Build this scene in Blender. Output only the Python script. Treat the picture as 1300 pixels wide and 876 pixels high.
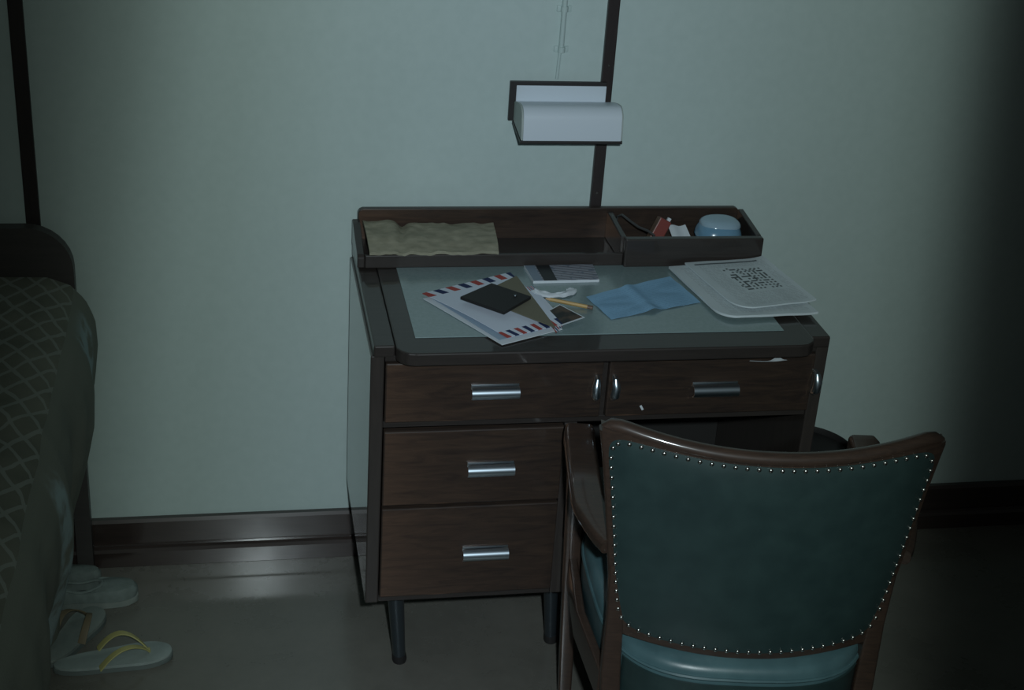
import bpy, bmesh, math, random
from mathutils import Vector, Matrix, noise
random.seed(7)
scn = bpy.context.scene
COL = scn.collection
for o in list(bpy.data.objects):
    bpy.data.objects.remove(o)

# ------------------------------------------------------------------ camera
cam_d = bpy.data.cameras.new('camera'); cam = bpy.data.objects.new('camera', cam_d); COL.objects.link(cam)
yaw, pitch, roll = .208, .448, .070
cy, sy, cp, sp, cr, sr = math.cos(yaw), math.sin(yaw), math.cos(pitch), math.sin(pitch), math.cos(roll), math.sin(roll)
fwd = Vector((sy*cp, cy*cp, -sp)); rgt = Vector((cy, -sy, 0)); dwn = fwd.cross(rgt)
r2 = cr*rgt - sr*dwn; d2 = sr*rgt + cr*dwn
CROT = Matrix((r2, -d2, -fwd)).transposed()
cam.matrix_world = Matrix.Translation((0, -2.71, 1.825)) @ CROT.to_4x4()
cam_d.sensor_fit = 'HORIZONTAL'; cam_d.sensor_width = 36.0; cam_d.lens = 36.0*1849.6/1300
cam_d.clip_start = .05
scn.camera = cam

# ------------------------------------------------------------------ view, world
scn.view_settings.view_transform = 'Standard'; scn.view_settings.look = 'None'
scn.view_settings.gamma = 1.0; scn.view_settings.use_curve_mapping = False
scn.view_settings.exposure = 0.0
scn.cycles.blur_glossy = .15; scn.cycles.sample_clamp_indirect = 1.0
w = bpy.data.worlds.new('room_gloom'); scn.world = w; w.use_nodes = True
w.node_tree.nodes['Background'].inputs[0].default_value = (.9, 1.0, .97, 1)
w.node_tree.nodes['Background'].inputs[1].default_value = .018

# ------------------------------------------------------------------ flash gun beside the lens
def nd(nt, typ, **k):
    n = nt.nodes.new(typ)
    for a, b in k.items(): setattr(n, a, b)
    return n
def mth(nt, op, a, b=None, c=None, clamp=False):
    n = nt.nodes.new('ShaderNodeMath'); n.operation = op; n.use_clamp = clamp
    for i, v in enumerate((a, b, c)):
        if v is None: continue
        if isinstance(v, (int, float)): n.inputs[i].default_value = v
        else: nt.links.new(v, n.inputs[i])
    return n.outputs[0]
def sstep(nt, v, lo, hi, a=0.0, b=1.0):
    n = nt.nodes.new('ShaderNodeMapRange'); n.interpolation_type = 'SMOOTHSTEP'
    nt.links.new(v, n.inputs['Value'])
    for k, x in (('From Min', lo), ('From Max', hi), ('To Min', a), ('To Max', b)): n.inputs[k].default_value = x
    return n.outputs['Result']
ld = bpy.data.lights.new('camera_flash', 'SPOT'); flash = bpy.data.objects.new('camera_flash', ld); COL.objects.link(flash)
flash.matrix_world = Matrix.Translation((.085, -2.71, 1.90)) @ CROT.to_4x4()
ld.energy = 138.0; ld.color = (.86, 1.0, 1.02); ld.shadow_soft_size = .025; ld.spot_size = math.radians(75); ld.spot_blend = .6
ld.use_nodes = True                                    # the reflector's beam: wide upright, cut off at the sides
lt = ld.node_tree; em = lt.nodes['Emission']
tc = nd(lt, 'ShaderNodeTexCoord'); sx = nd(lt, 'ShaderNodeSeparateXYZ'); lt.links.new(tc.outputs['Normal'], sx.inputs[0])
zz = mth(lt, 'ABSOLUTE', sx.outputs[2]); bx_ = mth(lt, 'DIVIDE', sx.outputs[0], zz); by_ = mth(lt, 'DIVIDE', sx.outputs[1], zz)
wv_ = mth(lt, 'SUBTRACT', bx_, mth(lt, 'MULTIPLY', by_, .10))
rp = nd(lt, 'ShaderNodeValToRGB'); rp.color_ramp.interpolation = 'CARDINAL'
lt.links.new(mth(lt, 'MULTIPLY_ADD', wv_, 1.25, .5, True), rp.inputs[0])
stops = [(-.40, .10, .90), (-.345, .22, .90), (-.305, .42, .92), (-.265, .70, .95), (-.225, .84, .97), (-.165, 1.02, 1.02), (-.04, 1.11, 1.06), (.10, 1.0, 1.02), (.216, .80, .96), (.248, .57, .94), (.272, .25, .93), (.298, .03, .93), (.40, .006, .93)]
ce = rp.color_ramp.elements
while len(ce) < len(stops): ce.new(.5)
for e_, (p_, k_, bt) in zip(ce, stops): e_.position = p_*1.25 + .5; e_.color = (k_*.8, k_*.8, k_*.8*bt, 1)
lt.links.new(rp.outputs[0], em.inputs['Color'])
em.inputs['Strength'].default_value = 1.0


# ------------------------------------------------------------------ materials
MATS = {}
def new_mat(name, col, rough=.5, spec=.5, metal=0.0, coat=0.0, coat_r=.1):
    m = bpy.data.materials.new(name); m.use_nodes = True; b = m.node_tree.nodes['Principled BSDF']
    b.inputs['Base Color'].default_value = (*col, 1); b.inputs['Roughness'].default_value = rough
    b.inputs['Specular IOR Level'].default_value = spec; b.inputs['Metallic'].default_value = metal
    b.inputs['Coat Weight'].default_value = coat; b.inputs['Coat Roughness'].default_value = coat_r
    MATS[name] = m; return m
def colramp(nt, fac, stops):
    r = nt.nodes.new('ShaderNodeValToRGB'); nt.links.new(fac, r.inputs[0]); e = r.color_ramp.elements
    while len(e) < len(stops): e.new(.5)
    for i, (p, c) in enumerate(stops): e[i].position = p; e[i].color = (*c, 1)
    return r.outputs[0]
def mixc(nt, fac, a, b):
    n = nt.nodes.new('ShaderNodeMix'); n.data_type = 'RGBA'
    for s, v in ((0, fac), (6, a), (7, b)):
        if isinstance(v, tuple): n.inputs[s].default_value = (*v, 1)
        elif isinstance(v, (int, float)): n.inputs[s].default_value = v
        else: nt.links.new(v, n.inputs[s])
    return n.outputs[2]
def ntex(nt, scale, detail=3, coord='Object', stretch=(1, 1, 1), rough=.5, dist=0.0):
    t = nt.nodes.new('ShaderNodeTexCoord'); mp = nt.nodes.new('ShaderNodeMapping'); mp.inputs['Scale'].default_value = stretch
    nt.links.new(t.outputs[coord], mp.inputs[0]); n = nt.nodes.new('ShaderNodeTexNoise')
    n.inputs['Scale'].default_value = scale; n.inputs['Detail'].default_value = detail; n.inputs['Roughness'].default_value = rough
    n.inputs['Distortion'].default_value = dist
    nt.links.new(mp.outputs[0], n.inputs['Vector']); return n.outputs['Fac']
def bump(m, h, strength=.2, dist=.002):
    nt = m.node_tree; n = nt.nodes.new('ShaderNodeBump'); n.inputs['Strength'].default_value = strength; n.inputs['Distance'].default_value = dist
    nt.links.new(h, n.inputs['Height']); nt.links.new(n.outputs[0], nt.nodes['Principled BSDF'].inputs['Normal'])
def setcol(m, c): m.node_tree.links.new(c, m.node_tree.nodes['Principled BSDF'].inputs['Base Color'])
def noisy(name, stops, scale, detail=3, stretch=(1, 1, 1), bumpk=0, dist=0.0, **k):
    m = new_mat(name, (1, 1, 1), **k); nt = m.node_tree; f = ntex(nt, scale, detail, stretch=stretch, dist=dist)
    setcol(m, colramp(nt, f, stops))
    if bumpk: bump(m, f, bumpk)
    return m
def uvxy(m):
    nt = m.node_tree; t = nt.nodes.new('ShaderNodeTexCoord'); s = nt.nodes.new('ShaderNodeSeparateXYZ'); nt.links.new(t.outputs['UV'], s.inputs[0])
    return nt, s.outputs[0], s.outputs[1]

def wood(name, dark, light, stretch, sheen=(.30, .15, .08), sheen_w=.0, aniso_rot=0.0, coat=.6, coat_r=.06, scale=9):
    m = new_mat(name, dark, rough=.45, spec=.25, coat=coat, coat_r=coat_r); nt = m.node_tree
    f = ntex(nt, scale, 6, stretch=stretch, rough=.65, dist=1.2)
    c = colramp(nt, f, [(.32, dark), (.68, light)]); setcol(m, c)
    if sheen_w:                                        # light scattered by the grain fibres
        g = nt.nodes.new('ShaderNodeBsdfAnisotropic'); g.inputs['Roughness'].default_value = .52; g.inputs['Anisotropy'].default_value = .80
        g.inputs['Rotation'].default_value = aniso_rot
        nt.links.new(mixc(nt, f, tuple(.35*x for x in sheen), tuple(1.5*x for x in sheen)), g.inputs['Color'])
        tg = nt.nodes.new('ShaderNodeTangent'); tg.direction_type = 'RADIAL'; tg.axis = 'Z'; nt.links.new(tg.outputs[0], g.inputs['Tangent'])
        mx = nt.nodes.new('ShaderNodeMixShader'); gm = nt.nodes.new('ShaderNodeNewGeometry'); gs = nt.nodes.new('ShaderNodeSeparateXYZ'); nt.links.new(gm.outputs['Normal'], gs.inputs[0])
        nt.links.new(mth(nt, 'MULTIPLY', sstep(nt, mth(nt, 'ABSOLUTE', gs.outputs[1]), .9, .98), sheen_w), mx.inputs[0])   # only the long-grain faces
        nt.links.new(nt.nodes['Principled BSDF'].outputs[0], mx.inputs[1]); nt.links.new(g.outputs[0], mx.inputs[2])
        nt.links.new(mx.outputs[0], nt.nodes['Material Output'].inputs[0])
    return m

m = noisy('wall_paint', [(.3, (.465, .575, .555)), (.7, (.49, .60, .58))], 55, 5, bumpk=.06, rough=.55, spec=.25)
m = new_mat('floor_lino', (.2, .2, .2), rough=.33, spec=.5, coat=.45, coat_r=.13); nt = m.node_tree
f1 = ntex(nt, 5, 6, rough=.65); f2 = ntex(nt, 60, 3)
c1 = colramp(nt, f1, [(.3, (.125, .122, .105)), (.7, (.185, .18, .155))])
setcol(m, mixc(nt, mth(nt, 'MULTIPLY', f2, .35), c1, (.10, .10, .088)))
nt.links.new(sstep(nt, f1, .3, .7, .22, .36), nt.nodes['Principled BSDF'].inputs['Roughness'])
wood('desk_wood', (.028, .024, .022), (.038, .032, .029), (.8, 9, 9))
wood('desk_front_wood', (.026, .020, .018), (.056, .038, .028), (1.0, 9, 9), sheen=(.46, .25, .15), sheen_w=.17, coat=.35, coat_r=.15)
wood('desk_side_wood', (.036, .031, .028), (.048, .040, .036), (9, 9, .8), coat=1.0, coat_r=.05)
wood('trim_wood', (.030, .022, .020), (.044, .031, .027), (.8, 9, 9), coat=1.0, coat_r=.12)
wood('batten_wood', (.026, .022, .022), (.036, .029, .028), (9, 9, .8), coat=.2, coat_r=.2)
wood('bed_wood', (.058, .055, .054), (.070, .065, .063), (1, 9, 9), coat=.1, coat_r=.3)
wood('chair_wood', (.034, .023, .018), (.058, .036, .026), (2, 14, 14), coat=.7, coat_r=.12)
new_mat('cavity', (.030, .029, .028), rough=.8, spec=.2)
noisy('pad_lino', [(.3, (.185, .265, .27)), (.7, (.22, .30, .305))], 160, 3, rough=.22, spec=.9, coat=.5, coat_r=.15)
new_mat('chrome', (.70, .82, .90), rough=.30, metal=1.0)
new_mat('dark_steel', (.06, .075, .085), rough=.28, metal=.6, spec=.6)
new_mat('rubber', (.014, .013, .013), rough=.7)
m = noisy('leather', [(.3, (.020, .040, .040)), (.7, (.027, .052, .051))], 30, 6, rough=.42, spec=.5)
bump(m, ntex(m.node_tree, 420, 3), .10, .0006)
m = noisy('leather_lit', [(.3, (.055, .112, .125)), (.7, (.080, .155, .170))], 22, 6, rough=.36, spec=.6)  # paler copy of the leather: light on the seat roll put into colour
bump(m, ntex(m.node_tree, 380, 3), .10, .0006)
new_mat('tack_metal', (.50, .50, .47), rough=.28, metal=1.0)
new_mat('lamp_white', (.60, .68, .74), rough=.4, spec=.4)
new_mat('lamp_grey', (.36, .42, .40), rough=.5)
new_mat('lamp_bronze', (.022, .021, .021), rough=.45)
new_mat('white_paper', (.62, .68, .72), rough=.7, spec=.2)
new_mat('pale_blue', (.30, .40, .50), rough=.7, spec=.2)
new_mat('kraft_dark', (.17, .165, .12), rough=.75, spec=.2)
m = noisy('kraft', [(.3, (.22, .215, .155)), (.7, (.31, .30, .225))], 40, 5, stretch=(1, 2, 2), bumpk=.3, rough=.75, spec=.2)
new_mat('wallet_black', (.018, .018, .018), rough=.55, spec=.3)
noisy('photo_print', [(.42, (.012, .011, .010)), (.60, (.085, .055, .035))], 45, 4, rough=.35)
new_mat('pencil_yellow', (.46, .30, .10), rough=.45)
new_mat('pencil_wood', (.55, .38, .22), rough=.7)
new_mat('graphite', (.03, .03, .03), rough=.5)
new_mat('red_tin', (.20, .045, .035), rough=.4)
new_mat('brown_side', (.13, .085, .06), rough=.5)
m = noisy('blue_plastic', [(.35, (.14, .29, .42)), (.65, (.18, .34, .47))], 18, 3, rough=.22, spec=.6)
new_mat('clear_lid', (.32, .46, .56), rough=.15, spec=.7)
new_mat('cord_dark', (.05, .05, .05), rough=.35)
new_mat('strap_yellow', (.42, .40, .16), rough=.5)
new_mat('strap_brown', (.16, .13, .08), rough=.5)
noisy('sole_rubber', [(.3, (.24, .29, .28)), (.7, (.30, .36, .35))], 30, 4, rough=.6)
new_mat('sole_edge', (.13, .16, .155), rough=.7)
noisy('sole_grey', [(.3, (.18, .22, .21)), (.7, (.25, .29, .27))], 30, 4, rough=.6)
noisy('canvas', [(.3, (.15, .19, .18)), (.7, (.21, .26, .25))], 60, 4, bumpk=.2, rough=.85)
new_mat('canvas_dark', (.05, .06, .06), rough=.9)
noisy('bin_black', [(.3, (.020, .020, .020)), (.7, (.026, .026, .026))], 20, 2, rough=.6, spec=.2)
new_mat('mattress_cloth', (.10, .11, .10), rough=.9)
new_mat('conduit_paint', (.465, .58, .56), rough=.5, spec=.25)

# airmail envelope: white with red and blue dashes round the edge
m = new_mat('airmail', (.7, .7, .7), rough=.7, spec=.2); nt, U, V = uvxy(m)
du = mth(nt, 'MINIMUM', U, mth(nt, 'SUBTRACT', 1.0, U)); dv = mth(nt, 'MINIMUM', V, mth(nt, 'SUBTRACT', 1.0, V))
near = mth(nt, 'LESS_THAN', dv, .10)
ph = mth(nt, 'FRACT', mth(nt, 'ADD', mth(nt, 'MULTIPLY', U, 3.6), mth(nt, 'MULTIPLY', V, 1.1)))
red = mth(nt, 'LESS_THAN', ph, .27); blu = mth(nt, 'MULTIPLY', mth(nt, 'GREATER_THAN', ph, .5), mth(nt, 'LESS_THAN', ph, .77))
cc = mixc(nt, mth(nt, 'MULTIPLY', red, near), (.58, .65, .74), (.36, .07, .06))
cc = mixc(nt, mth(nt, 'MULTIPLY', blu, near), cc, (.022, .035, .10)); setcol(m, cc)
# blue letter with faint lines of writing
m = new_mat('blue_letter', (.2, .4, .6), rough=.7, spec=.2); nt, U, V = uvxy(m)
ln = mth(nt, 'LESS_THAN', mth(nt, 'FRACT', mth(nt, 'MULTIPLY', V, 17.0)), .45)
hand = mth(nt, 'GREATER_THAN', ntex(nt, 60, 2, 'UV', (1.2, .35, 1)), .46)
inn = mth(nt, 'MULTIPLY', mth(nt, 'MULTIPLY', mth(nt, 'GREATER_THAN', U, .05), mth(nt, 'LESS_THAN', U, .95)), mth(nt, 'LESS_THAN', V, .94))
setcol(m, mixc(nt, mth(nt, 'MULTIPLY', mth(nt, 'MULTIPLY', ln, hand), mth(nt, 'MULTIPLY', inn, .45)), (.235, .43, .61), (.15, .30, .46)))
# newsprint with a crossword
def newsprint(name, cross):
    m = new_mat(name, (.5, .5, .5), rough=.8, spec=.15); nt, U, V = uvxy(m)
    def box(u0, u1, v0, v1):
        a = mth(nt, 'MULTIPLY', mth(nt, 'GREATER_THAN', U, u0), mth(nt, 'LESS_THAN', U, u1))
        b = mth(nt, 'MULTIPLY', mth(nt, 'GREATER_THAN', V, v0), mth(nt, 'LESS_THAN', V, v1)); return mth(nt, 'MULTIPLY', a, b)
    ln = mth(nt, 'LESS_THAN', mth(nt, 'FRACT', mth(nt, 'MULTIPLY', V, 46.0)), .5)
    wd = mth(nt, 'GREATER_THAN', ntex(nt, 70, 2, 'UV', (1, .3, 1)), .45)
    colm = mth(nt, 'GREATER_THAN', mth(nt, 'FRACT', mth(nt, 'MULTIPLY', U, 5.0)), .06)
    t = mth(nt, 'MULTIPLY', mth(nt, 'MULTIPLY', ln, wd), mth(nt, 'MULTIPLY', colm, box(.10, .95, .05, .95)))
    c = mixc(nt, mth(nt, 'MULTIPLY', t, .30), (.55, .63, .66), (.16, .19, .20))
    if cross:
        c = mixc(nt, box(.32, .86, .30, .84), c, (.55, .63, .66))
        n = 19.0
        iu = mth(nt, 'FLOOR', mth(nt, 'MULTIPLY', mth(nt, 'SUBTRACT', U, .34), n/.50)); iv = mth(nt, 'FLOOR', mth(nt, 'MULTIPLY', mth(nt, 'SUBTRACT', V, .32), n/.50))
        cb = nt.nodes.new('ShaderNodeCombineXYZ'); nt.links.new(iu, cb.inputs[0]); nt.links.new(iv, cb.inputs[1])
        wn = nt.nodes.new('ShaderNodeTexWhiteNoise'); nt.links.new(cb.outputs[0], wn.inputs[0])
        odd = mth(nt, 'MULTIPLY', mth(nt, 'MODULO', mth(nt, 'ABSOLUTE', iu), 2.0), mth(nt, 'MODULO', mth(nt, 'ABSOLUTE', iv), 2.0))
        blk = mth(nt, 'MULTIPLY', mth(nt, 'GREATER_THAN', mth(nt, 'ADD', wn.outputs[0], mth(nt, 'MULTIPLY', odd, .80)), .84), box(.34, .84, .32, .82))
        c = mixc(nt, mth(nt, 'MULTIPLY', blk, .85), c, (.04, .05, .052))
        c = mixc(nt, mth(nt, 'MULTIPLY', box(.08, .88, .925, .95), .8), c, (.03, .045, .055))
    setcol(m, c)
newsprint('crossword_page', True); newsprint('news_page', False)
# booklet cover
m = new_mat('booklet_cover', (.3, .3, .35), rough=.4); nt, U, V = uvxy(m)
st = mth(nt, 'LESS_THAN', mth(nt, 'FRACT', mth(nt, 'ADD', mth(nt, 'MULTIPLY', V, 6.0), mth(nt, 'MULTIPLY', U, 3.5))), .34)
c = mixc(nt, mth(nt, 'MULTIPLY', st, .8), (.29, .31, .36), (.10, .10, .125))
fig = mth(nt, 'GREATER_THAN', ntex(nt, 9, 3, 'UV', (1, .6, 1)), .60); c = mixc(nt, mth(nt, 'MULTIPLY', fig, .6), c, (.06, .10, .15))
c = mixc(nt, mth(nt, 'LESS_THAN', U, .14), c, (.20, .26, .33))
c = mixc(nt, mth(nt, 'MULTIPLY', mth(nt, 'GREATER_THAN', U, .16), mth(nt, 'LESS_THAN', U, .36)), c, (.012, .014, .016)); setcol(m, c)
# woven bedspread: lattice on the top, stripes down the side
m = new_mat('bedspread_cloth', (.1, .1, .1), rough=.9, spec=.1); nt, U, V = uvxy(m)   # U = metres over the bed, V = metres along it
def band(e, wdt): return mth(nt, 'LESS_THAN', mth(nt, 'ABSOLUTE', mth(nt, 'SUBTRACT', mth(nt, 'FRACT', e), .5)), wdt)
wv = mth(nt, 'MULTIPLY', ntex(nt, 14, 2, 'UV'), .45)
l1 = band(mth(nt, 'ADD', mth(nt, 'ADD', mth(nt, 'MULTIPLY', U, 21.0), mth(nt, 'MULTIPLY', V, 14.0)), wv), .09)
l2 = band(mth(nt, 'ADD', mth(nt, 'SUBTRACT', mth(nt, 'MULTIPLY', U, 21.0), mth(nt, 'MULTIPLY', V, 14.0)), wv), .09)
top = mth(nt, 'LESS_THAN', U, .635); lat = mth(nt, 'MULTIPLY', mth(nt, 'MAXIMUM', l1, l2), top)
blob = ntex(nt, 9, 3, 'UV')
c = colramp(nt, blob, [(.35, (.135, .144, .118)), (.7, (.195, .202, .165))])
c = mixc(nt, mth(nt, 'MULTIPLY', lat, .5), c, (.33, .37, .34))
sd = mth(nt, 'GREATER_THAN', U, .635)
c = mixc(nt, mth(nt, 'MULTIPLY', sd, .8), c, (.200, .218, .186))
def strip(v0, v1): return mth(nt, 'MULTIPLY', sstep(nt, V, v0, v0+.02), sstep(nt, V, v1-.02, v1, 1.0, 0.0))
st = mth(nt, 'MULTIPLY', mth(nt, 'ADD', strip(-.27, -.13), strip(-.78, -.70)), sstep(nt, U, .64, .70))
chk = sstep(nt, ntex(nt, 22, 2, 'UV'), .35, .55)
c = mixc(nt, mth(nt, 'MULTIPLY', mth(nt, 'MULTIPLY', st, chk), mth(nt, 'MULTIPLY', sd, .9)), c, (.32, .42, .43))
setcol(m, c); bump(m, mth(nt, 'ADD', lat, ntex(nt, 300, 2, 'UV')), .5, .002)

# ------------------------------------------------------------------ builders
ROOT = {}                                              # world matrix of each thing
def tag(o, label=None, cat=None, group=None, kind=None):
    for k, v in (('label', label), ('category', cat), ('group', group), ('kind', kind)):
        if v: o[k] = v
    return o
def thing(name, loc, rz, label, cat, group=None):
    o = bpy.data.objects.new(name, None); COL.objects.link(o); o.location = loc; o.rotation_euler = (0, 0, rz); o.empty_display_size = .05
    ROOT[o] = Matrix.Translation(loc) @ Matrix.Rotation(rz, 4, 'Z'); return tag(o, label, cat, group)
def link(name, bm, mat, parent=None, smooth=False, local=False):
    """one mesh object; vertices come in world space (or in the thing's own space when local)"""
    if parent is not None and not local: bmesh.ops.transform(bm, matrix=ROOT[parent].inverted(), verts=bm.verts)
    off = Vector((0, 0, 0))
    if parent is None:                                  # origin at the middle of the base
        xs = [v.co for v in bm.verts]
        lo = Vector([min(c[i] for c in xs) for i in range(3)]); hi = Vector([max(c[i] for c in xs) for i in range(3)])
        off = Vector(((lo.x+hi.x)/2, (lo.y+hi.y)/2, lo.z)); bmesh.ops.translate(bm, vec=-off, verts=bm.verts)
    bmesh.ops.recalc_face_normals(bm, faces=bm.faces)
    me = bpy.data.meshes.new(name); bm.to_mesh(me); bm.free(); me.materials.append(MATS[mat])
    if smooth:
        me.polygons.foreach_set('use_smooth', [True]*len(me.polygons)); me.set_sharp_from_angle(angle=math.radians(42))
    o = bpy.data.objects.new(name, me); COL.objects.link(o); o.location = off
    if parent is not None: o.parent = parent; ROOT[o] = ROOT[parent]
    return o
def bevel(bm, w, seg=2):
    bmesh.ops.bevel(bm, geom=list(bm.edges), offset=w, segments=seg, profile=.5, affect='EDGES', clamp_overlap=True)
def box(x0, x1, y0, y1, z0, z1, bv=0.0, seg=2, bm=None):
    b = bmesh.new()
    vs = [b.verts.new((x, y, z)) for z in (z0, z1) for x, y in ((x0, y0), (x1, y0), (x1, y1), (x0, y1))]
    for f in ((3, 2, 1, 0), (4, 5, 6, 7), (0, 1, 5, 4), (1, 2, 6, 5), (2, 3, 7, 6), (3, 0, 4, 7)): b.faces.new([vs[i] for i in f])
    if bv: bevel(b, bv, seg)
    return b
def join(*bms):
    r = bms[0]
    for b in bms[1:]:
        me = bpy.data.meshes.new('tmp'); b.to_mesh(me); r.from_mesh(me); bpy.data.meshes.remove(me); b.free()
    return r
def prism(pts, lo, hi, axis='z', bv=0.0, seg=2):
    """extrude a 2-D outline; axis z: pts are (x,y); axis x: pts are (y,z); axis y: pts are (x,z)"""
    b = bmesh.new()
    P = {'z': lambda p, h: (p[0], p[1], h), 'x': lambda p, h: (h, p[0], p[1]), 'y': lambda p, h: (p[0], h, p[1])}[axis]
    A = [b.verts.new(P(p, lo)) for p in pts]; B = [b.verts.new(P(p, hi)) for p in pts]; n = len(pts)
    b.faces.new(A[::-1]); b.faces.new(B)
    for i in range(n): b.faces.new((A[i], A[(i+1) % n], B[(i+1) % n], B[i]))
    if bv: bevel(b, bv, seg)
    return b
def tube(pts, rad, n=10, squash=1.0, up=(0, 0, 1), cap=True):
    """sweep of an ellipse along points; rad one number or one per point"""
    b = bmesh.new(); pts = [Vector(p) for p in pts]; rad = rad if isinstance(rad, (list, tuple)) else [rad]*len(pts); rings = []
    up = Vector(up)
    for i, p in enumerate(pts):
        t = (pts[min(i+1, len(pts)-1)] - pts[max(i-1, 0)]).normalized()
        u = up if abs(t.dot(up)) < .97 else Vector((1, 0, 0))
        a = t.cross(u).normalized(); c = a.cross(t).normalized()
        rings.append([b.verts.new(p + rad[i]*(math.cos(2*math.pi*k/n)*a + squash*math.sin(2*math.pi*k/n)*c)) for k in range(n)])
    for i in range(len(rings)-1):
        for k in range(n): b.faces.new((rings[i][k], rings[i][(k+1) % n], rings[i+1][(k+1) % n], rings[i+1][k]))
    if cap: b.faces.new(rings[0][::-1]); b.faces.new(rings[-1])
    return b
def sweep(pts, sec, side):
    """sweep a closed section [(a,c)] along pts; a along the given side vector(s), c along z-ish normal"""
    b = bmesh.new(); pts = [Vector(p) for p in pts]; rings = []
    for i, p in enumerate(pts):
        t = (pts[min(i+1, len(pts)-1)] - pts[max(i-1, 0)]).normalized(); s = Vector(side); s = (s - t*s.dot(t)).normalized(); c = s.cross(t).normalized()
        ss = sec(i/(len(pts)-1)); rings.append([b.verts.new(p + s*q[0] + c*q[1]) for q in ss])
    n = len(rings[0])
    for i in range(len(rings)-1):
        for k in range(n): b.faces.new((rings[i][k], rings[i][(k+1) % n], rings[i+1][(k+1) % n], rings[i+1][k]))
    b.faces.new(rings[0][::-1]); b.faces.new(rings[-1]); return b
def rrect(hw, hh, r, n=4):
    out = []
    for cx, cy_, a0 in ((hw-r, hh-r, 0), (-hw+r, hh-r, 90), (-hw+r, -hh+r, 180), (hw-r, -hh+r, 270)):
        for k in range(n+1):
            a = math.radians(a0 + 90*k/n); out.append((cx + r*math.cos(a), cy_ + r*math.sin(a)))
    return out
def lathe(prof, c, n=32):
    b = bmesh.new(); rings = [[b.verts.new((c[0]+r*math.cos(2*math.pi*k/n), c[1]+r*math.sin(2*math.pi*k/n), z)) for k in range(n)] for r, z in prof]
    for i in range(len(rings)-1):
        for k in range(n): b.faces.new((rings[i][k], rings[i][(k+1) % n], rings[i+1][(k+1) % n], rings[i+1][k]))
    b.faces.new(rings[0][::-1]); b.faces.new(rings[-1]); return b
def sheet(fn, nu, nv, th, uvs=None):
    """closed thin solid over fn(u,v)->(x,y,z), UVs kept"""
    b = bmesh.new(); uvl = b.loops.layers.uv.new('UVMap')
    G = [[[None]*(nv+1) for _ in range(nu+1)] for _ in range(2)]
    for s in range(2):
        for i in range(nu+1):
            for j in range(nv+1):
                p = Vector(fn(i/nu, j/nv)); p.z += th if s else 0; G[s][i][j] = b.verts.new(p)
    uv = {}
    for s in range(2):
        for i in range(nu+1):
            for j in range(nv+1): uv[G[s][i][j]] = uvs(i/nu, j/nv) if uvs else (i/nu, j/nv)
    for i in range(nu):
        for j in range(nv):
            b.faces.new((G[1][i][j], G[1][i+1][j], G[1][i+1][j+1], G[1][i][j+1])); b.faces.new((G[0][i][j+1], G[0][i+1][j+1], G[0][i+1][j], G[0][i][j]))
    for i in range(nu):
        b.faces.new((G[0][i][0], G[0][i+1][0], G[1][i+1][0], G[1][i][0])); b.faces.new((G[0][i+1][nv], G[0][i][nv], G[1][i][nv], G[1][i+1][nv]))
    for j in range(nv):
        b.faces.new((G[0][0][j+1], G[0][0][j], G[1][0][j], G[1][0][j+1])); b.faces.new((G[0][nu][j], G[0][nu][j+1], G[1][nu][j+1], G[1][nu][j]))
    for f in b.faces:
        for l in f.loops: l[uvl].uv = uv[l.vert]
    return b
def quad(P, zf=lambda u, v: 0.0, rc=0.0):
    """bilinear map over corners P = (u0v0, u1v0, u1v1, u0v1), each (x,y)"""
    P = [Vector(p) for p in P]
    def fn(u, v):
        if rc and u < rc and v < rc:                      # rounded near corner
            a, c = (rc-u)/rc, (rc-v)/rc; k = max(a, c)/max(1e-6, math.hypot(a, c)); u, v = rc-rc*a*k, rc-rc*c*k
        q = P[0]*(1-u)*(1-v) + P[1]*u*(1-v) + P[2]*u*v + P[3]*(1-u)*v; return (q.x, q.y, zf(u, v))
    return fn
def nz(x, y, s=1.0): return noise.noise(Vector((x*s, y*s, .37)))

# ------------------------------------------------------------------ the room
struct = lambda name, bm, mat, label, parent=None: tag(link(name, bm, mat, parent), label, None, None, 'structure') if parent is None else link(name, bm, mat, parent)
struct('floor', box(-2.2, 3.0, -3.6, .12, -.10, 0), 'floor_lino', 'grey brown mottled linoleum floor with a dull polish')
struct('wall_back', box(-2.2, 3.0, 0, .12, 0, 2.7), 'wall_paint', 'pale grey green painted wall behind the desk')
bb = thing('baseboard_back', (.4, 0, 0), 0, 'dark brown stepped wooden baseboard along the foot of the wall', None); bb['kind'] = 'structure'
link('board', prism([(-.001, .02), (-.016, .02), (-.016, .101), (-.012, .108), (-.001, .108)], -2.2, 3.0, 'x'), 'trim_wood', bb)
link('shoe_moulding', prism([(-.001, .0005), (-.030, .0005), (-.030, .036), (-.027, .043), (-.020, .046), (-.001, .046)], -2.2, 3.0, 'x'), 'trim_wood', bb)
def batten(name, x0, x1, z0, label, nails):
    t = thing(name, ((x0+x1)/2, 0, z0), 0, label, None); t['kind'] = 'structure'
    link('strip', box(x0, x1, -.012, -.0005, z0, 2.6, .002), 'batten_wood', t)
    for z in nails: link('nail', lathe([(.0005, z-.002), (.0022, z-.001), (.0022, z+.001), (.0005, z+.002)], ((x0+x1)/2, -.0125), 8), 'tack_metal', t)
batten('trim_1', .711, .734, .112, 'narrow dark wooden strip rising up the wall behind the lamp', (.838, 1.10, 1.3))
batten('trim_2', -.386, -.360, .112, 'narrow dark wooden strip on the wall above the bed headboard', ())

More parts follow.
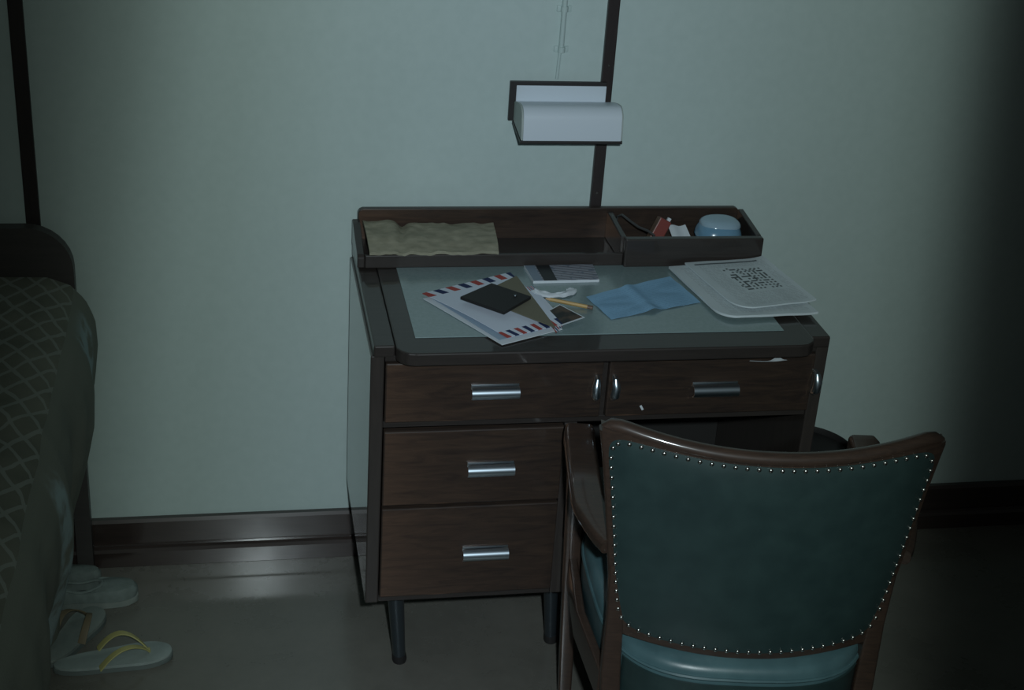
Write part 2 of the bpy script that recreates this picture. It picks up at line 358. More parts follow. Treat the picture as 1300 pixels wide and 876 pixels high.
# painted-over conduit feeding the lamp
t = thing('wall_conduit', (.627, 0, 1.07), 0, 'thin conduit painted wall colour with two saddle clips above the lamp', 'conduit')
link('cable', tube([(.623, -.004, 1.07), (.625, -.004, 1.125)], .0032, 8), 'conduit_paint', t, True)
link('pipe', tube([(.6265, -.0055, 1.122), (.628, -.0055, 1.5), (.629, -.0055, 2.5)], .0052, 10), 'conduit_paint', t, True)
for z in (1.128, 1.206, 1.8):
    link('saddle_clip', join(tube([(.627, -.0058, z-.005), (.627, -.0058, z+.005)], .0072, 10), box(.613, .641, -.004, -.0005, z-.006, z+.006, .001)), 'conduit_paint', t, True)

# ------------------------------------------------------------------ wall lamp
t = thing('wall_lamp', (.63, 0, .96), 0, 'white hooded strip lamp on a dark back plate fixed to the wall', 'lamp')
link('back_plate', box(.529, .720, -.020, -.0125, .990, 1.068, .001), 'lamp_bronze', t)
link('inner_panel', box(.541, .719, -.0235, -.0202, .996, 1.061, .001), 'lamp_white', t)
outer = [(-.024, 1.030), (-.060, 1.038), (-.080, 1.040)]
for k in range(9):
    a = math.radians(90 - 84*k/8); outer.append((-.083 - .024*math.cos(a), 1.016 + .024*math.sin(a)))
outer += [(-.1100, 1.000), (-.1115, .979)]
cen = (-.066, .995)
inner = [(y*.96 + cen[0]*.04, z*.96 + cen[1]*.04 - .0005) for y, z in outer]
b = bmesh.new(); L = []
for ring in (outer, inner): L.append([[b.verts.new((x, y, z)) for y, z in ring] for x in (.542, .733)])
for r in (0, 1):
    for i in range(len(outer)-1): b.faces.new((L[r][0][i], L[r][0][i+1], L[r][1][i+1], L[r][1][i]))
for i in (0, len(outer)-1): b.faces.new((L[0][0][i], L[0][1][i], L[1][1][i], L[1][0][i]))
for s in (0, 1):
    for i in range(len(outer)-1): b.faces.new((L[0][s][i], L[0][s][i+1], L[1][s][i+1], L[1][s][i]))
hood = link('hood', b, 'lamp_white', t, True)
capo = outer + [(-.024, .992)]
for x0, x1 in ((.538, .5418), (.7332, .736)):
    link('end_cap', prism(capo, x0, x1, 'x', .0008, 1), 'lamp_grey', hood)
link('rim', join(box(.536, .736, -.1135, -.1090, .9730, .9785, .001), prism([(-.1115, .9730), (-.1115, .9785), (-.024, .9915), (-.024, .9860)], .5365, .542, 'x'), prism([(-.1115, .9730), (-.1115, .9785), (-.024, .9915), (-.024, .9860)], .733, .7362, 'x')), 'lamp_bronze', t)
link('tube_bulb', tube([(.56, -.066, 1.005), (.72, -.066, 1.005)], .012, 12), 'lamp_white', t, True)

# ------------------------------------------------------------------ desk
D = thing('writing_desk', (.642, -.25, 0), 0, 'dark brown wooden writing desk with grey inset top and chrome drawer pulls', 'desk')
XL, XR, YF, YB = .226, 1.058, -.480, -.034
link('side_panel', box(XL, XL+.024, YF, YB, .200, .714, .0025), 'desk_side_wood', D)
link('side_panel', box(XR-.024, XR, YF, YB, .200, .714, .0025), 'desk_side_wood', D)
link('back_panel', box(XL+.0245, XR-.0245, YB-.014, YB-.001, .215, .714), 'cavity', D)
link('pedestal_side', box(.578, .602, YF+.002, YB-.015, .200, .570, .002), 'desk_side_wood', D)
link('pedestal_floor', box(XL+.0245, .5775, YF+.004, YB-.015, .200, .214, .001), 'desk_wood', D)
link('drawer_deck', box(XL+.0245, XR-.0245, YF+.004, YB-.015, .571, .583, .001), 'desk_wood', D)
link('drawer_divider', box(.638, .648, YF+.004, YB-.015, .5835, .705), 'desk_wood', D)
link('top_rail', box(XL+.0245, XR-.0245, YF-.002, YF+.02, .704, .7145, .001), 'desk_wood', D)
# top: end strips and the proud middle with chamfered corners
for x0, x1 in ((XL+.004, .2665), (1.0175, XR-.004)):
    link('end_strip', prism([(x0, -.489), (x1, -.489), (x1, -.026), (x0, -.026)], .715, .737, 'z', .003), 'desk_wood', D)
link('desk_top', prism([(.267, -.026), (.267, -.502), (.272, -.513), (.284, -.524), (.298, -.527), (.986, -.527), (1.000, -.524), (1.012, -.513), (1.017, -.502), (1.017, -.026)], .7155, .7395, 'z', .003), 'desk_wood', D)
link('writing_inset', box(.303, .972, -.466, -.158, .7395, .7412, .0006), 'pad_lino', D)

def pull(x, z, y):
    """chrome half-round finger pull"""
    ring = []
    for k in range(11):
        a = math.radians(78 - 150*k/10); ring.append((y - .004 - .014*math.cos(a), z + .0125*math.sin(a)))
    inn = [((a+.0015) if a < y-.006 else a, c*.90 + z*.10) for a, c in ring]
    b = bmesh.new(); n = len(ring)
    A = [[b.verts.new((xx, p[0], p[1])) for p in rr] for rr in (ring, inn) for xx in (x-.0425, x+.0425)]
    for i in range(n-1):
        b.faces.new((A[0][i], A[0][i+1], A[1][i+1], A[1][i])); b.faces.new((A[2][i], A[3][i], A[3][i+1], A[2][i+1]))
        b.faces.new((A[0][i], A[2][i], A[2][i+1], A[0][i+1])); b.faces.new((A[1][i], A[1][i+1], A[3][i+1], A[3][i]))
    for i in (0, n-1): b.faces.new((A[0][i], A[1][i], A[3][i], A[2][i]))
    return join(b, box(x-.0425, x+.0425, y-.003, y, z+.006, z+.015, .0005))
for (x0, x1, z0, z1, hx, hz) in ((.2515, .6375, .5865, .7025, .444, .644), (.6485, 1.0325, .5865, .7025, .847, .637), (.2515, .5765, .416, .568, .445, .487), (.2515, .5765, .217, .409, .445, .307)):
    d = link('drawer', box(x0, x1, YF-.008, YF+.010, z0, z1, .0025), 'desk_front_wood', D)
    link('drawer_box', box(x0+.012, x1-.012, YF+.0105, YB-.06, z0+.008, z1-.02), 'cavity', d)
    link('handle', pull(hx, hz, YF-.0082), 'chrome', d, True)
for x, s in ((.627, -1), (.658, 1), (1.036, 1)):
    pts = [(x, YF-.006, .668), (x+s*.001, YF-.015, .664), (x+s*.003, YF-.020, .650), (x+s*.002, YF-.019, .634), (x, YF-.012, .627), (x, YF-.006, .625)]
    link('catch', tube(pts, [.004, .006, .0082, .0082, .006, .004], 10, 1.0, (1, 0, 0)), 'chrome', D, True)
# legs
def desk_leg(tx, ty, fx, fy):
    p = lambda k: (tx+(fx-tx)*k, ty+(fy-ty)*k, .2*(1-k))
    l = link('leg', tube([p(0), p(.93)], [.0165, .0125], 16), 'dark_steel', D, True)
    link('ferrule', tube([p(.90), p(.97), p(1.0)], [.0135, .0145, .013], 16), 'rubber', l, True)
desk_leg(.288, -.425, .305, -.400); desk_leg(.600, -.39, .618, -.365); desk_leg(.288, -.08, .300, -.10); desk_leg(1.02, -.425, 1.005, -.405); desk_leg(1.02, -.08, 1.005, -.10)
# rear gallery with its trays
G0 = .740
link('gallery_back', prism([(.240, G0), (.240, .803), (.243, .809), (.249, .812), (1.013, .812), (1.019, .809), (1.022, .803), (1.022, G0)], -.030, -.016, 'y', .002), 'desk_front_wood', D)
link('tray_floor', box(.2435, 1.018, -.150, -.0305, G0, .749, .001), 'desk_wood', D)
link('tray_end', prism([(-.156, G0), (-.156, .760), (-.150, .766), (-.046, .790), (-.0305, .792), (-.0305, G0)], .2290, .2430, 'x', .002), 'desk_wood', D)
link('tray_lip', box(.2435, .7475, -.158, -.1505, G0, .766, .002), 'desk_wood', D)
link('tray_divider', prism([(-.150, .7495), (-.150, .797), (-.0305, .806), (-.0305, .7495)], .742, .754, 'x', .002), 'desk_wood', D)
link('tray_front', box(.748, 1.030, -.168, -.1505, G0, .799, .003), 'desk_wood', D)
link('tray_end', prism([(-.150, .7495), (-.150, .799), (-.0305, .810), (-.0305, .7495)], 1.0185, 1.030, 'x', .002), 'desk_wood', D)
link('tray_plinth', box(1.0185, 1.040, -.160, -.0305, G0-.003, .749, .002), 'desk_wood', D)

# ------------------------------------------------------------------ things in the tray
b = bmesh.new()
def bagf(u, v):
    x = .250 + .254*u + .012*(v-.5)*(u-.3); y = -.158 + .117*v
    zz = .7672 + .012*v**1.3 + .007*math.sin(math.pi*v) + .004*nz(u*6, v*3) + .002*nz(u*17, v*9)
    zz += .007*math.exp(-((u-.20)/.07)**2)*(.4+.6*v) - .010*math.exp(-((u-.25-.05*v)/.035)**2)*(.3+.7*v) + (.008*(1-u/.15)*v if u < .15 else 0)
    y += (.006*nz(u*4, 3.1) - .004*math.sin(math.pi*u))*(1-v)
    return (x, y, zz)
def bagt(u, v): return .0018
b = sheet(bagf, 60, 26, .006)
tag(link('paper_bag', b, 'kraft', None, True), 'crumpled brown paper bag lying in the left tray of the desk', 'paper bag')
t = thing('matchbox', (.838, -.078, .7492), 0, 'small red box leaning in the right tray of the desk', 'box')
mr = Matrix.Translation((.838, -.083, .783)) @ Matrix.Rotation(math.radians(-14), 4, 'X') @ Matrix.Rotation(math.radians(28), 4, 'Y')
b = box(-.013, .013, -.011, .011, -.030, .026, .002); bmesh.ops.transform(b, matrix=mr, verts=b.verts); link('sleeve', b, 'red_tin', t)
b = box(-.0135, -.0128, -.0112, .0112, -.029, .025, .0002); bmesh.ops.transform(b, matrix=mr, verts=b.verts); link('striker', b, 'brown_side', t)
b = box(.004, .011, -.004, .004, .0262, .033, .001); bmesh.ops.transform(b, matrix=mr, verts=b.verts); link('tab', b, 'white_paper', t)
tag(link('paper_slip', sheet(quad(((.872, -.120), (.912, -.120), (.905, -.045), (.868, -.048)), lambda u, v: .7495 + .030*v + .002*math.sin(7*u)), 8, 8, .0008), 'white_paper', None, True), 'small white slip of paper between red box and blue soap dish', 'paper slip')
t = thing('soap_dish', (.960, -.09, .7492), 0, 'rounded blue plastic soap dish with a clear top in the right tray', 'soap dish')
def superl(cx, cy_, z0, z1, a, bb_, e, n=32, m_=8, top=True):
    bm = bmesh.new(); rings = []
    for j in range(m_+1):
        ph = math.pi/2*j/m_; z = z0 + (z1-z0)*math.sin(ph); k = max(.02, math.cos(ph)**.55); rings.append([])
        for i in range(n):
            th = 2*math.pi*i/n; c, s = math.cos(th), math.sin(th)
            rings[-1].append(bm.verts.new((cx + a*k*math.copysign(abs(c)**e, c), cy_ + bb_*k*math.copysign(abs(s)**e, s), z)))
    for j in range(m_):
        for i in range(n): bm.faces.new((rings[j][i], rings[j][(i+1) % n], rings[j+1][(i+1) % n], rings[j+1][i]))
    bm.faces.new(rings[0][::-1]); bm.faces.new(rings[-1]); return bm
b = superl(.960, -.092, .7500, .778, .045, .040, .8); bmesh.ops.scale(b, vec=(1, 1, -1), space=Matrix.Translation((0, 0, -.778)) , verts=b.verts); bmesh.ops.translate(b, vec=(0, 0, -.028+.028), verts=b.verts)
zs = [v.co.z for v in b.verts]; bmesh.ops.translate(b, vec=(0, 0, .7500-min(zs)), verts=b.verts)
link('dish', b, 'blue_plastic', t, True)
zt_ = .778
link('band', lathe([(.0445, .0), (.0455, .002), (.0455, .014), (.0445, .016)], (0, 0), 32) if False else superl(.960, -.092, .7775, .808, .0465, .0415, .8), 'blue_plastic', t, True)
link('lid', superl(.963, -.088, .7985, .8125, .0415, .0365, .82), 'clear_lid', t, True)
pts = [(.764+.05*k/14 + .004*math.sin(k*.6), -.045-.085*k/14, .803-.028*math.sin(k/14*2.6)) for k in range(15)]
pts = [(x, y, max(z, .752)) for x, y, z in pts]
tag(link('cord', tube([(.760, -.045, .752), (.7595, -.046, .800), (.766, -.060, .8085), (.776, -.085, .805), (.788, -.108, .801), (.802, -.128, .8005), (.812, -.138, .796), (.816, -.139, .752)], .0026, 8), 'cord_dark', None, True), 'short dark cord curled up beside the tray divider', 'cord')

# ------------------------------------------------------------------ papers on the inset
ZP = .7414
t = thing('booklet', (.618, -.20, ZP), 0, 'thin striped grey booklet with a dark band, lying at the back of the inset', 'booklet')
bq = ((.553, -.243), (.682, -.240), (.686, -.166), (.549, -.169))
link('pages', sheet(quad(bq, lambda u, v: ZP), 2, 2, .0052), 'white_paper', t)
c_ = Vector((.6175, -.205))
link('cover', sheet(quad([tuple(c_ + (Vector(p)-c_)*.995) for p in bq], lambda u, v: ZP+.0053), 4, 4, .0006), 'booklet_cover', t)
link('cover_edge', sheet(quad(((.549, -.169), (.5495, -.1690), (.5535, -.243), (.553, -.243)), lambda u, v: ZP+.0053), 1, 1, .0007), 'white_paper', t)

tag(link('blue_letter', sheet(quad(((.664, -.410), (.852, -.342), (.827, -.222), (.640, -.312)), lambda u, v: ZP + .0008 + .0045*math.exp(-((u-.47)/.06)**2) + .003*abs(nz(u*3, v*3)) + .004*max(0, v-.8)), 40, 24, .0006), 'blue_letter', None, True), 'pale blue folded letter lying left of the newspaper', 'letter')
# airmail envelopes, one on the other
tag(link('airmail_envelope', sheet(quad(((.448, -.505), (.566, -.448), (.506, -.232), (.336, -.308)), lambda u, v: ZP + .0006 + .0015*v*(1-v)), 16, 16, .0012), 'white_paper', None, True), 'plain pale envelope at the bottom of the pile under the wallet', 'envelope')
tag(link('letter_sheet', sheet(quad(((.446, -.492), (.560, -.440), (.505, -.240), (.345, -.300)), lambda u, v: ZP + .0040 + .001*u), 8, 8, .0006), 'pale_blue', None, True), 'edge of folded paper between the two airmail envelopes', 'paper')
tag(link('airmail_envelope', sheet(quad(((.460, -.488), (.568, -.437), (.513, -.215), (.336, -.296)), lambda u, v: ZP + .0058 + .003*math.sin(math.pi*v) + .005*v*v*u), 16, 16, .0012), 'airmail', None, True), 'red and blue dashed airmail envelope under the black wallet', 'envelope')
tag(link('airmail_envelope', sheet(quad(((.552, -.462), (.578, -.420), (.548, -.262), (.522, -.272)), lambda u, v: ZP + .0010 + .002*v), 10, 10, .0010), 'airmail', None, True), 'narrow airmail envelope half covered by the olive paper', 'envelope')
tag(link('olive_paper', sheet(quad(((.548, -.470), (.5485, -.466), (.520, -.244), (.425, -.335)), lambda u, v: ZP + .0142 + .004*(1-abs(2*v-1))*0 + .002*v), 10, 10, .0010), 'kraft_dark', None, True), 'olive brown triangular flap of paper beneath the black wallet', 'paper')
t = thing('wallet', (.462, -.355, ZP+.018), 0, 'black leather wallet lying on the airmail envelope', 'wallet')
wq = ((.466, -.418), (.526, -.354), (.464, -.292), (.398, -.350))
b = sheet(quad(wq, lambda u, v: ZP + .0180), 12, 12, .0055); bevel_e = [e for e in b.edges if len(e.link_faces) == 2 and e.calc_face_angle(0) > .8]
bmesh.ops.bevel(b, geom=bevel_e, offset=.003, segments=3, affect='EDGES', profile=.5)
link('leather_fold', b, 'wallet_black', t, True)
link('snap', lathe([(.0005, ZP+.0250), (.0035, ZP+.0251), (.003, ZP+.0262), (.0005, ZP+.0265)], (.497, -.352), 12), 'dark_steel', t, True)
t = thing('photo_print', (.585, -.40, ZP), 0, 'dark brown snapshot lying beside the pencil', 'photograph')
pq = ((.558, -.446), (.614, -.414), (.580, -.356), (.540, -.392))
c_ = Vector((.573, -.402))
link('paper_base', sheet(quad(pq, lambda u, v: ZP + .0052 + .002*u), 4, 4, .0006), 'white_paper', t)
link('print', sheet(quad([tuple(c_ + (Vector(p)-c_)*.90) for p in pq], lambda u, v: ZP + .0059 + .002*u), 4, 4, .0004), 'photo_print', t)
def tisf(u, v):
    a = -2.9 + 2.8*u; r = .020 + .016*v
    return (.584 + 1.25*r*math.cos(a)*1.0, -.278 + r*math.sin(a)*1.0, ZP + .0012 + .006*abs(nz(u*4, v*4+2)) + .007*v*(1-v)*2)
tag(link('tissue', sheet(tisf, 30, 10, .0012), 'white_paper', None, True), 'crumpled curved scrap of white tissue behind the pencil', 'tissue')
t = thing('pencil', (.60, -.348, ZP), 0, 'short yellow pencil lying on the inset', 'pencil')
pa, pb = Vector((.556, -.330, ZP+.0088)), Vector((.640, -.366, ZP+.0042)); dr = (pb-pa).normalized()
link('shaft', tube([pa + dr*.012, pb - dr*.010], .0036, 6), 'pencil_yellow', t)
link('point', tube([pa + dr*.0028, pa + dr*.0121], [.0010, .0035], 8), 'pencil_wood', t)
link('lead', tube([pa, pa + dr*.003], [.0003, .0011], 6), 'graphite', t)
link('ferrule', tube([pb - dr*.0101, pb], .0038, 10), 'brown_side', t)
# newspapers
def newsz(h, curl):
    return lambda u, v: h + curl*(.010*max(0, 1-v*2.4)**2*0 + .012*max(0, u-.72)**2*6 + .010*math.sin(math.pi*u)*(1-v)*.3 + .004*v*u + .006*(1-v)**4*(1-u)) + .0012*nz(u*3, v*3)
tag(link('newspaper', sheet(quad(((.868, -.428), (1.056, -.414), (1.020, -.172), (.834, -.186)), newsz(ZP+.0035, .5), .16), 30, 30, .0045), 'news_page', None, True), 'folded newspaper lying underneath the crossword page', 'newspaper')
tag(link('newspaper', sheet(quad(((.905, -.415), (1.066, -.374), (1.030, -.172), (.868, -.180)), newsz(ZP+.0100, 1.0), .22), 30, 30, .0030), 'crossword_page', None, True), 'newspaper folded open at a crossword puzzle on top', 'newspaper')
# scraps at the drawers
tag(link('paper_scrap', sheet(lambda u, v: (.905 + .070*u, -.4905 - .004*math.sin(3*u) - .002*v, .6925 + (.001 + .006*math.exp(-((u-.72)/.14)**2))*v*1.4), 20, 3, .0006), 'white_paper', None, True), 'torn white paper caught in the top of the right drawer', 'paper scrap')
b = box(.7125, .7165, -.4898, -.4884, .598, .608, .0003); bmesh.ops.rotate(b, cent=(.7145, -.489, .603), matrix=Matrix.Rotation(math.radians(-30), 3, 'Y'), verts=b.verts)
tag(link('white_sticker', b, 'white_paper'), 'tiny white sticker on the front of the right drawer', 'sticker')

# ------------------------------------------------------------------ chair
CH = thing('armchair', (.780, -.936, 0), math.atan2(-.148, .989), 'wooden armchair with green leather back edged with round tacks', 'chair')
def bk(a, b_, off=0.0, grow=0.0):
    """back surface: a across -1..1, b up 0..1 (leather outline), grow = wood margin, off = towards the sitter"""
    hw = .205 + (.249-.205)*b_ + .012*max(0, b_-.75)*abs(a)
    zb = .449 - .014*(1-a*a); zt = .769 + .026*abs(a)**2.2 - .010*max(0, abs(a)-.9)*10*max(0, b_-.9)*2
    x = a*hw; z = zb + (zt-zb)*b_; y = -.050 + .045*a*a - .004*math.sin(math.pi*b_) + .0*b_ + off
    return Vector((x, y, z))
def solid_grid(fo, fi, nu, nv):
    b = bmesh.new(); G = [[[b.verts.new(f(i/nu, j/nv)) for j in range(nv+1)] for i in range(nu+1)] for f in (fo, fi)]
    for i in range(nu):
        for j in range(nv):
            b.faces.new((G[0][i][j], G[0][i+1][j], G[0][i+1][j+1], G[0][i][j+1])); b.faces.new((G[1][i][j+1], G[1][i+1][j+1], G[1][i+1][j], G[1][i][j]))
    for i in range(nu):
        for j in (0, nv): b.faces.new((G[0][i][j], G[1][i][j], G[1][i+1][j], G[0][i+1][j]))
    for j in range(nv):
        for i in (0, nu): b.faces.new((G[0][i][j], G[0][i][j+1], G[1][i][j+1], G[1][i][j]))
    return b
def smap(u, v):                                         # square with rounded corners
    a = 2*u-1; c = 2*v-1
    r = 1 - .055*(abs(a)**9)*(abs(c)**9)
    return a*r, (c*r+1)/2
def pad(off_edge, bulge, off):
    def f(u, v):
        a, b_ = smap(u, v); e = (1-abs(2*u-1)**8)*(1-abs(2*v-1)**8); return bk(a, b_) + Vector((0, off - bulge*e, 0))
    return f
# wooden frame behind the leather
def frame_pt(u, v, off):
    a = (2*u-1); c = v
    p = bk(a, c, off); m = .005
    p.x += math.copysign(m, a)*abs(a)**3; p.z += -.012*(1-v)**6 + .006*v**6
    return p
link('back_frame', solid_grid(lambda u, v: frame_pt(u, v, .0015), lambda u, v: frame_pt(u, v, .026), 36, 20), 'chair_wood', CH, True, local=True)
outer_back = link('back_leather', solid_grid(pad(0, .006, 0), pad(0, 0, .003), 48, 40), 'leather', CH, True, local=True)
link('inner_leather', solid_grid(lambda u, v: pad(0, 0, .0255)(u, v), lambda u, v: pad(0, -.022, .027)(u, v), 32, 24), 'leather_lit', CH, True, local=True)
# crest rail along the top
pts = []; rr = []
for k in range(41):
    a = -1.045 + 2.09*k/40; p = bk(max(-1, min(1, a)), 1.0, .012); p.x = a*.2440
    p.z += .0075 - .020*max(0, abs(a)-.97)*10*.5; pts.append(p); rr.append(.0125 if abs(a) < .98 else .0125 - .07*(abs(a)-.98))
link('crest_rail', tube(pts, rr, 14, .92), 'chair_wood', CH, True, local=True)
# stiles down both edges
for s in (-1, 1):
    pts = []
    for k in range(15):
        v = k/14; p = bk(s, v, .014); p.x += s*.000; pts.append(p)
    link('stile', sweep(pts, lambda k: rrect(.0075, .011, .005), (1, 0, 0)), 'chair_wood', CH, True, local=True)
# tacks round the leather
tk = bmesh.new(); bmesh.ops.create_uvsphere(tk, u_segments=8, v_segments=6, radius=.0036)
bmesh.ops.scale(tk, vec=(1, .7, 1), verts=tk.verts); tme = bpy.data.meshes.new('tack'); tk.to_mesh(tme); tk.free(); tme.materials.append(MATS['tack_metal'])
tme.polygons.foreach_set('use_smooth', [True]*len(tme.polygons))
edge = [(-1 + 2*k/400, 1) for k in range(401)] + [(1, 1-k/400) for k in range(401)] + [(1-2*k/400, 0) for k in range(401)] + [(-1, k/400) for k in range(401)]
poly = []
for a, b_ in edge:
    aa, bb2 = smap((a+1)/2, b_); poly.append(bk(aa*.985, .5+(bb2-.5)*.978) + Vector((0, -.0026, 0)))
acc = 0.0; step = .0168; spots = [poly[0]]
for p, q in zip(poly, poly[1:]):
    acc += (q-p).length
    if acc >= step: spots.append(q); acc = 0.0
for p in spots:
    o = bpy.data.objects.new('tack', tme); COL.objects.link(o); o.parent = outer_back; o.location = p; o.rotation_euler = (0, 0, -.0)
# seat
def seat_outline(n=64, k=1.0):
    out = []
    for i in range(n):
        th = 2*math.pi*i/n; c, s = math.cos(th), math.sin(th); e = .55
        x = math.copysign(abs(c)**e, c); y = math.copysign(abs(s)**e, s)
        f = .165 + .225*y; hw = .205 + .040*(y+1)/2
        f -= .014*(1-x*x)*(y < 0)*abs(y)
        f += .012*(1-x*x)*(y > 0)*abs(y)
        out.append((x*hw*k, .16 + (f-.16)*k))
    return out
b = bmesh.new(); rings = []
for k, z in ((.985, .300), (1.0, .306), (1.005, .36), (1.005, .398), (.998, .409), (.98, .417), (.95, .421), (.85, .425), (.5, .432), (.05, .434)):
    rings.append([b.verts.new((x, y, z)) for x, y in seat_outline(64, k)])
for i in range(len(rings)-1):
    for j in range(64): b.faces.new((rings[i][j], rings[i][(j+1) % 64], rings[i+1][(j+1) % 64], rings[i+1][j]))
b.faces.new(rings[0][::-1]); b.faces.new(rings[-1])
seat = link('seat', b, 'leather_lit', CH, True, local=True)
pp = [(x, y, .401) for x, y in seat_outline(64, 1.006)]; pp.append(pp[0])
link('piping', tube(pp, .0032, 6, cap=False), 'leather_lit', seat, True, local=True)
b = bmesh.new(); rings = []
for k, z in ((.97, .255), (.985, .258), (.985, .2995)): rings.append([b.verts.new((x, y, z)) for x, y in seat_outline(64, k)])
for i in range(2):
    for j in range(64): b.faces.new((rings[i][j], rings[i][(j+1) % 64], rings[i+1][(j+1) % 64], rings[i+1][j]))
b.faces.new(rings[0][::-1]); b.faces.new(rings[-1])
rear = [(x, y-.160) for x, y in seat_outline(256, 1.0) if y < .02 and abs(x) < .190]; rear.sort()
link('rear_apron', solid_grid(lambda u, v: (rear[int(u*(len(rear)-1))][0], rear[int(u*(len(rear)-1))][1]+.160-.0075, .262+.130*v), lambda u, v: (rear[int(u*(len(rear)-1))][0], rear[int(u*(len(rear)-1))][1]+.160-.0025, .262+.130*v), 30, 4), 'leather', CH, True, local=True)  # plate in the darker leather, keeping the painted light to the roll above
link('seat_frame', b, 'chair_wood', CH, True, local=True)
for s in (-1, 1):
    # rear leg, carrying on up to the back
    link('leg', sweep([(s*.186, -.085, 0), (s*.196, -.035, .20), (s*.205, -.004, .36), (s*.207, .002, .47), (s*.212, .004, .56)], lambda k: rrect(.012 + .004*math.sin(math.pi*min(1, k*1.2)), .014, .004), (1, 0, 0)), 'chair_wood', CH, True, local=True)
    link('leg', sweep([(s*.230, .345, 0), (s*.240, .335, .25), (s*.246, .330, .45), (s*.250, .325, .585)], lambda k: rrect(.012 + .006*k, .013 + .006*k, .004), (1, 0, 0)), 'chair_wood', CH, True, local=True)
    arm = []
    for k in range(19):
        q = k/18; f = .0 + .345*q
        arm.append((s*(.224 + .026*min(1, q*3.2)**.7 + .003*math.sin(math.pi*q)), f, .592 + .010*math.sin(math.pi*q) + .010*max(0, q-.8)))
    link('arm', sweep(arm, lambda k: rrect((.018 + .009*min(1, k*4))*(1 if k < .97 else .92), .013 + .006*(k > .93), .009), (1, 0, 0)), 'chair_wood', CH, True, local=True)
    link('side_rail', sweep([(s*.214, .0, .325), (s*.240, .16, .325), (s*.242, .325, .325)], lambda k: rrect(.008, .028, .003), (1, 0, 0)), 'chair_wood', CH, True, local=True)

# ------------------------------------------------------------------ waste bin
t = thing('waste_bin', (1.208, -.140, 0), 0, 'black round waste bin on the floor beyond the right end of the desk', 'waste bin')
cb = (1.208, -.140)
link('body', lathe([(.082, .0005), (.085, .004), (.104, .292), (.101, .292), (.083, .010), (.02, .009)], cb, 36), 'bin_black', t, True)
link('rim', lathe([(.1025, .286), (.1065, .288), (.1080, .294), (.1060, .300), (.1025, .301), (.1005, .296), (.1005, .288)], cb, 36), 'bin_black', t, True)

# ------------------------------------------------------------------ bed and bedspread
B = thing('bed', (-.75, -1.0, 0), 0, 'bed with a black rounded headboard against the wall', 'bed')
hb = [(-1.25, .70)]
for k in range(9): a = math.radians(180-90*k/8); hb.append((-1.17 + .08*math.cos(a), .705 + .08*math.sin(a)))
for k in range(9): a = math.radians(90-90*k/8); hb.append((-.385 + .085*math.cos(a), .702 + .085*math.sin(a)))
hb += [(-.300, .66), (-.303, .30), (-.303, .001), (-.335, .001), (-.335, .25), (-1.215, .25), (-1.215, .001), (-1.25, .001)]
link('headboard', prism(hb, -.060, -.034, 'y'), 'bed_wood', B)
link('mattress', box(-1.2, -.40, -1.95, -.085, .44, .655, .04, 3), 'mattress_cloth', B)
link('bed_base', box(-1.22, -.43, -1.96, -.080, .22, .435, .006), 'bed_wood', B)
for x, y in ((-.48, -1.9), (-1.15, -1.9), (-.48, -.11), (-1.15, -.11)):
    link('leg', box(x-.025, x+.025, y-.025, y+.025, 0.0005, .2195, .003), 'bed_wood', B)
# profile across the bed: arc length -> (x, z)
pr = [(-1.24, .30), (-1.24, .62), (-1.20, .675), (-1.1, .685), (-.45, .692), (-.345, .690), (-.305, .675), (-.278, .645), (-.262, .60), (-.258, .55), (-.264, .48), (-.286, .40), (-.312, .32), (-.338, .22), (-.354, .12), (-.362, .035)]
sl = [0.0]
for p, q in zip(pr, pr[1:]): sl.append(sl[-1] + math.hypot(q[0]-p[0], q[1]-p[1]))
tot = sl[-1]; S0 = sl[4] - .60 + .125                     # U = 0.60 falls near the top edge
def prof_at(s):
    for i in range(len(sl)-1):
        if s <= sl[i+1] + 1e-9:
            k = (s-sl[i])/(sl[i+1]-sl[i]); return pr[i][0]+(pr[i+1][0]-pr[i][0])*k, pr[i][1]+(pr[i+1][1]-pr[i][1])*k
    return pr[-1]
def hem(y): return .012*math.sin(y*9)**2                 # a slightly uneven hem
def spread(u, v):
    y = -.080 - 1.55*v
    cut = hem(y); s = u*(tot - cut)
    x, z = prof_at(s)
    dn = max(0, s-(sl[6]))                               # distance down the side
    amp = min(1, dn/.35)
    x += amp*(.020*math.sin(y*17+.9) + .008*math.sin(y*43+2.0*dn))*1.0 - .02*amp*max(0, min(1, (-y-.15)/.25))
    x += .004*nz(s*9, y*9); z += .004*nz(s*7+4, y*7) if dn < .05 else 0
    if u > .5: z += .006*math.exp(-((y+.62+.4*(s-sl[5]))/.03)**2)*(dn < .1)
    y += .008*math.sin(s*9)*amp*v
    return (x, y, max(z, .012))
def spuv(u, v):
    y = -.080 - 1.55*v; s = u*(tot - hem(y)); return (s - S0, y)
tag(link('bedspread', sheet(spread, 130, 150, .006, spuv), 'bedspread_cloth', None, True), 'dark green patterned bedspread hanging over the side of the bed', 'bedspread')

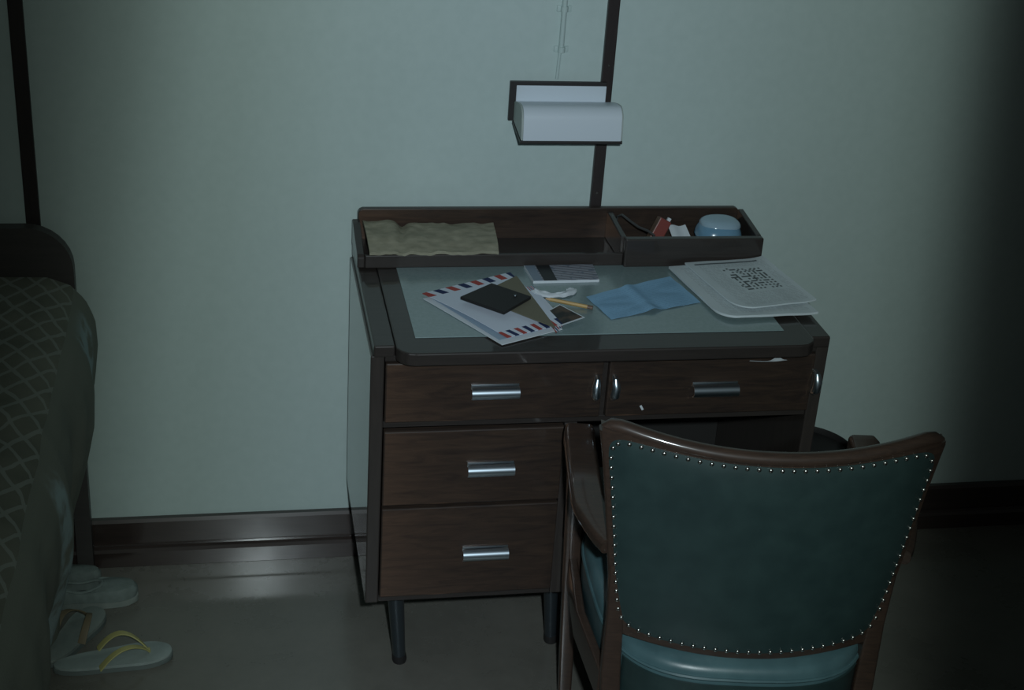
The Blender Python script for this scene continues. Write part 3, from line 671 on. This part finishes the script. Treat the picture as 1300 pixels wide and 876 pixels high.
# ------------------------------------------------------------------ footwear by the bed
def sole_outline(L, W, n=40):
    out = []
    for i in range(n):
        th = 2*math.pi*i/n; x = math.cos(th); y = math.sin(th)
        wdt = W*(.78 + .22*x - .10*math.exp(-((x+.05)/.35)**2))
        out.append((L/2*math.copysign(abs(x)**.85, x), wdt/2*math.copysign(abs(y)**.85, y)))
    return out
def flipflop(loc, ang, label, sole, strap, L=.225, W=.085):
    t = thing('flip_flop', loc, ang, label, 'flip flop', 'flip flops by the bed')
    o = sole_outline(L, W)
    link('sole_edge', prism([(x*1.0, y*1.0) for x, y in o], .0006, .010, 'z', .0015, 2), 'sole_edge', t, True, local=True)
    link('footbed', prism([(x*.985, y*.975) for x, y in o], .0102, .0165, 'z', .0012, 2), sole, t, True, local=True)
    toe = Vector((L*.30, 0, .017))
    for s in (-1, 1):
        heel = Vector((-L*.12, s*W*.36, .015)); pts = []
        for k in range(15):
            q = k/14; p = toe.lerp(heel, q); p.z += .034*math.sin(math.pi*min(1, q*1.02))**.8; p.y += s*.010*math.sin(math.pi*q); pts.append(p)
        link('strap', sweep(pts, lambda k: rrect(.0045 + .0035*k, .0014, .001), (-.2, 1, 0)), strap, t, True, local=True)
    link('toe_post', tube([(toe.x, 0, .0168), (toe.x-.001, 0, .024)], .003, 8), strap, t, True, local=True)
    return t
flipflop((-.245, -.355, 0), math.radians(8), 'flip flop with pale grey sole and yellow straps in front', 'sole_rubber', 'strap_yellow')
flipflop((-.326, -.274, 0), math.radians(64), 'flip flop with brown straps half under the bedspread', 'sole_grey', 'strap_brown', L=.19)
def shoe(loc, ang, label, L=.22, W=.08):
    t = thing('canvas_shoe', loc, ang, label, 'shoe', 'canvas shoes by the bed')
    o = sole_outline(L, W)
    link('sole', prism(o, .0006, .014, 'z', .002, 2), 'sole_grey', t, True, local=True)
    b = bmesh.new(); rings = []
    n = len(o)
    def hgt(x): return .046 - .012*math.exp(-((x/L)/.18)**2) if x < .25*L else .040
    for k, zk in ((.97, 0), (1.0, .35), (.99, .7), (.93, 1.0)):
        rings.append([b.verts.new((x*k, y*k, .0145 + zk*(hgt(x)-.0145))) for x, y in o])
    for zk, k, sh in ((1.04, .80, 1), (1.03, .70, 1)):      # collar of the opening, set back towards the heel
        rings.append([b.verts.new((-.026 + x*.64*k/.8, y*k*.82, .0145 + zk*(hgt(x*.7-.026)-.0145))) for x, y in o])
    rings.append([b.verts.new((-.026 + x*.60, y*.60, .018)) for x, y in o])
    for i in range(len(rings)-1):
        for j in range(n): b.faces.new((rings[i][j], rings[i][(j+1) % n], rings[i+1][(j+1) % n], rings[i+1][j]))
    b.faces.new(rings[-1]); b.faces.new(rings[0][::-1])
    link('upper', b, 'canvas', t, True, local=True)
    link('insole', prism([(-.026 + x*.58, y*.56) for x, y in o], .0182, .0195), 'canvas_dark', t, True, local=True)
    pts = [(-.026 + x*.60, y*.62, .002 + hgt(x*.7-.026)) for x, y in o]; pts.append(pts[0])
    link('collar', tube(pts, .0035, 6, cap=False), 'canvas', t, True, local=True)
shoe((-.318, -.150, 0), math.radians(2), 'grey canvas shoe with open top beside the flip flops', W=.072)
shoe((-.395, -.088, 0), math.radians(0), 'grey canvas shoe tucked behind, nearest the baseboard', W=.05)
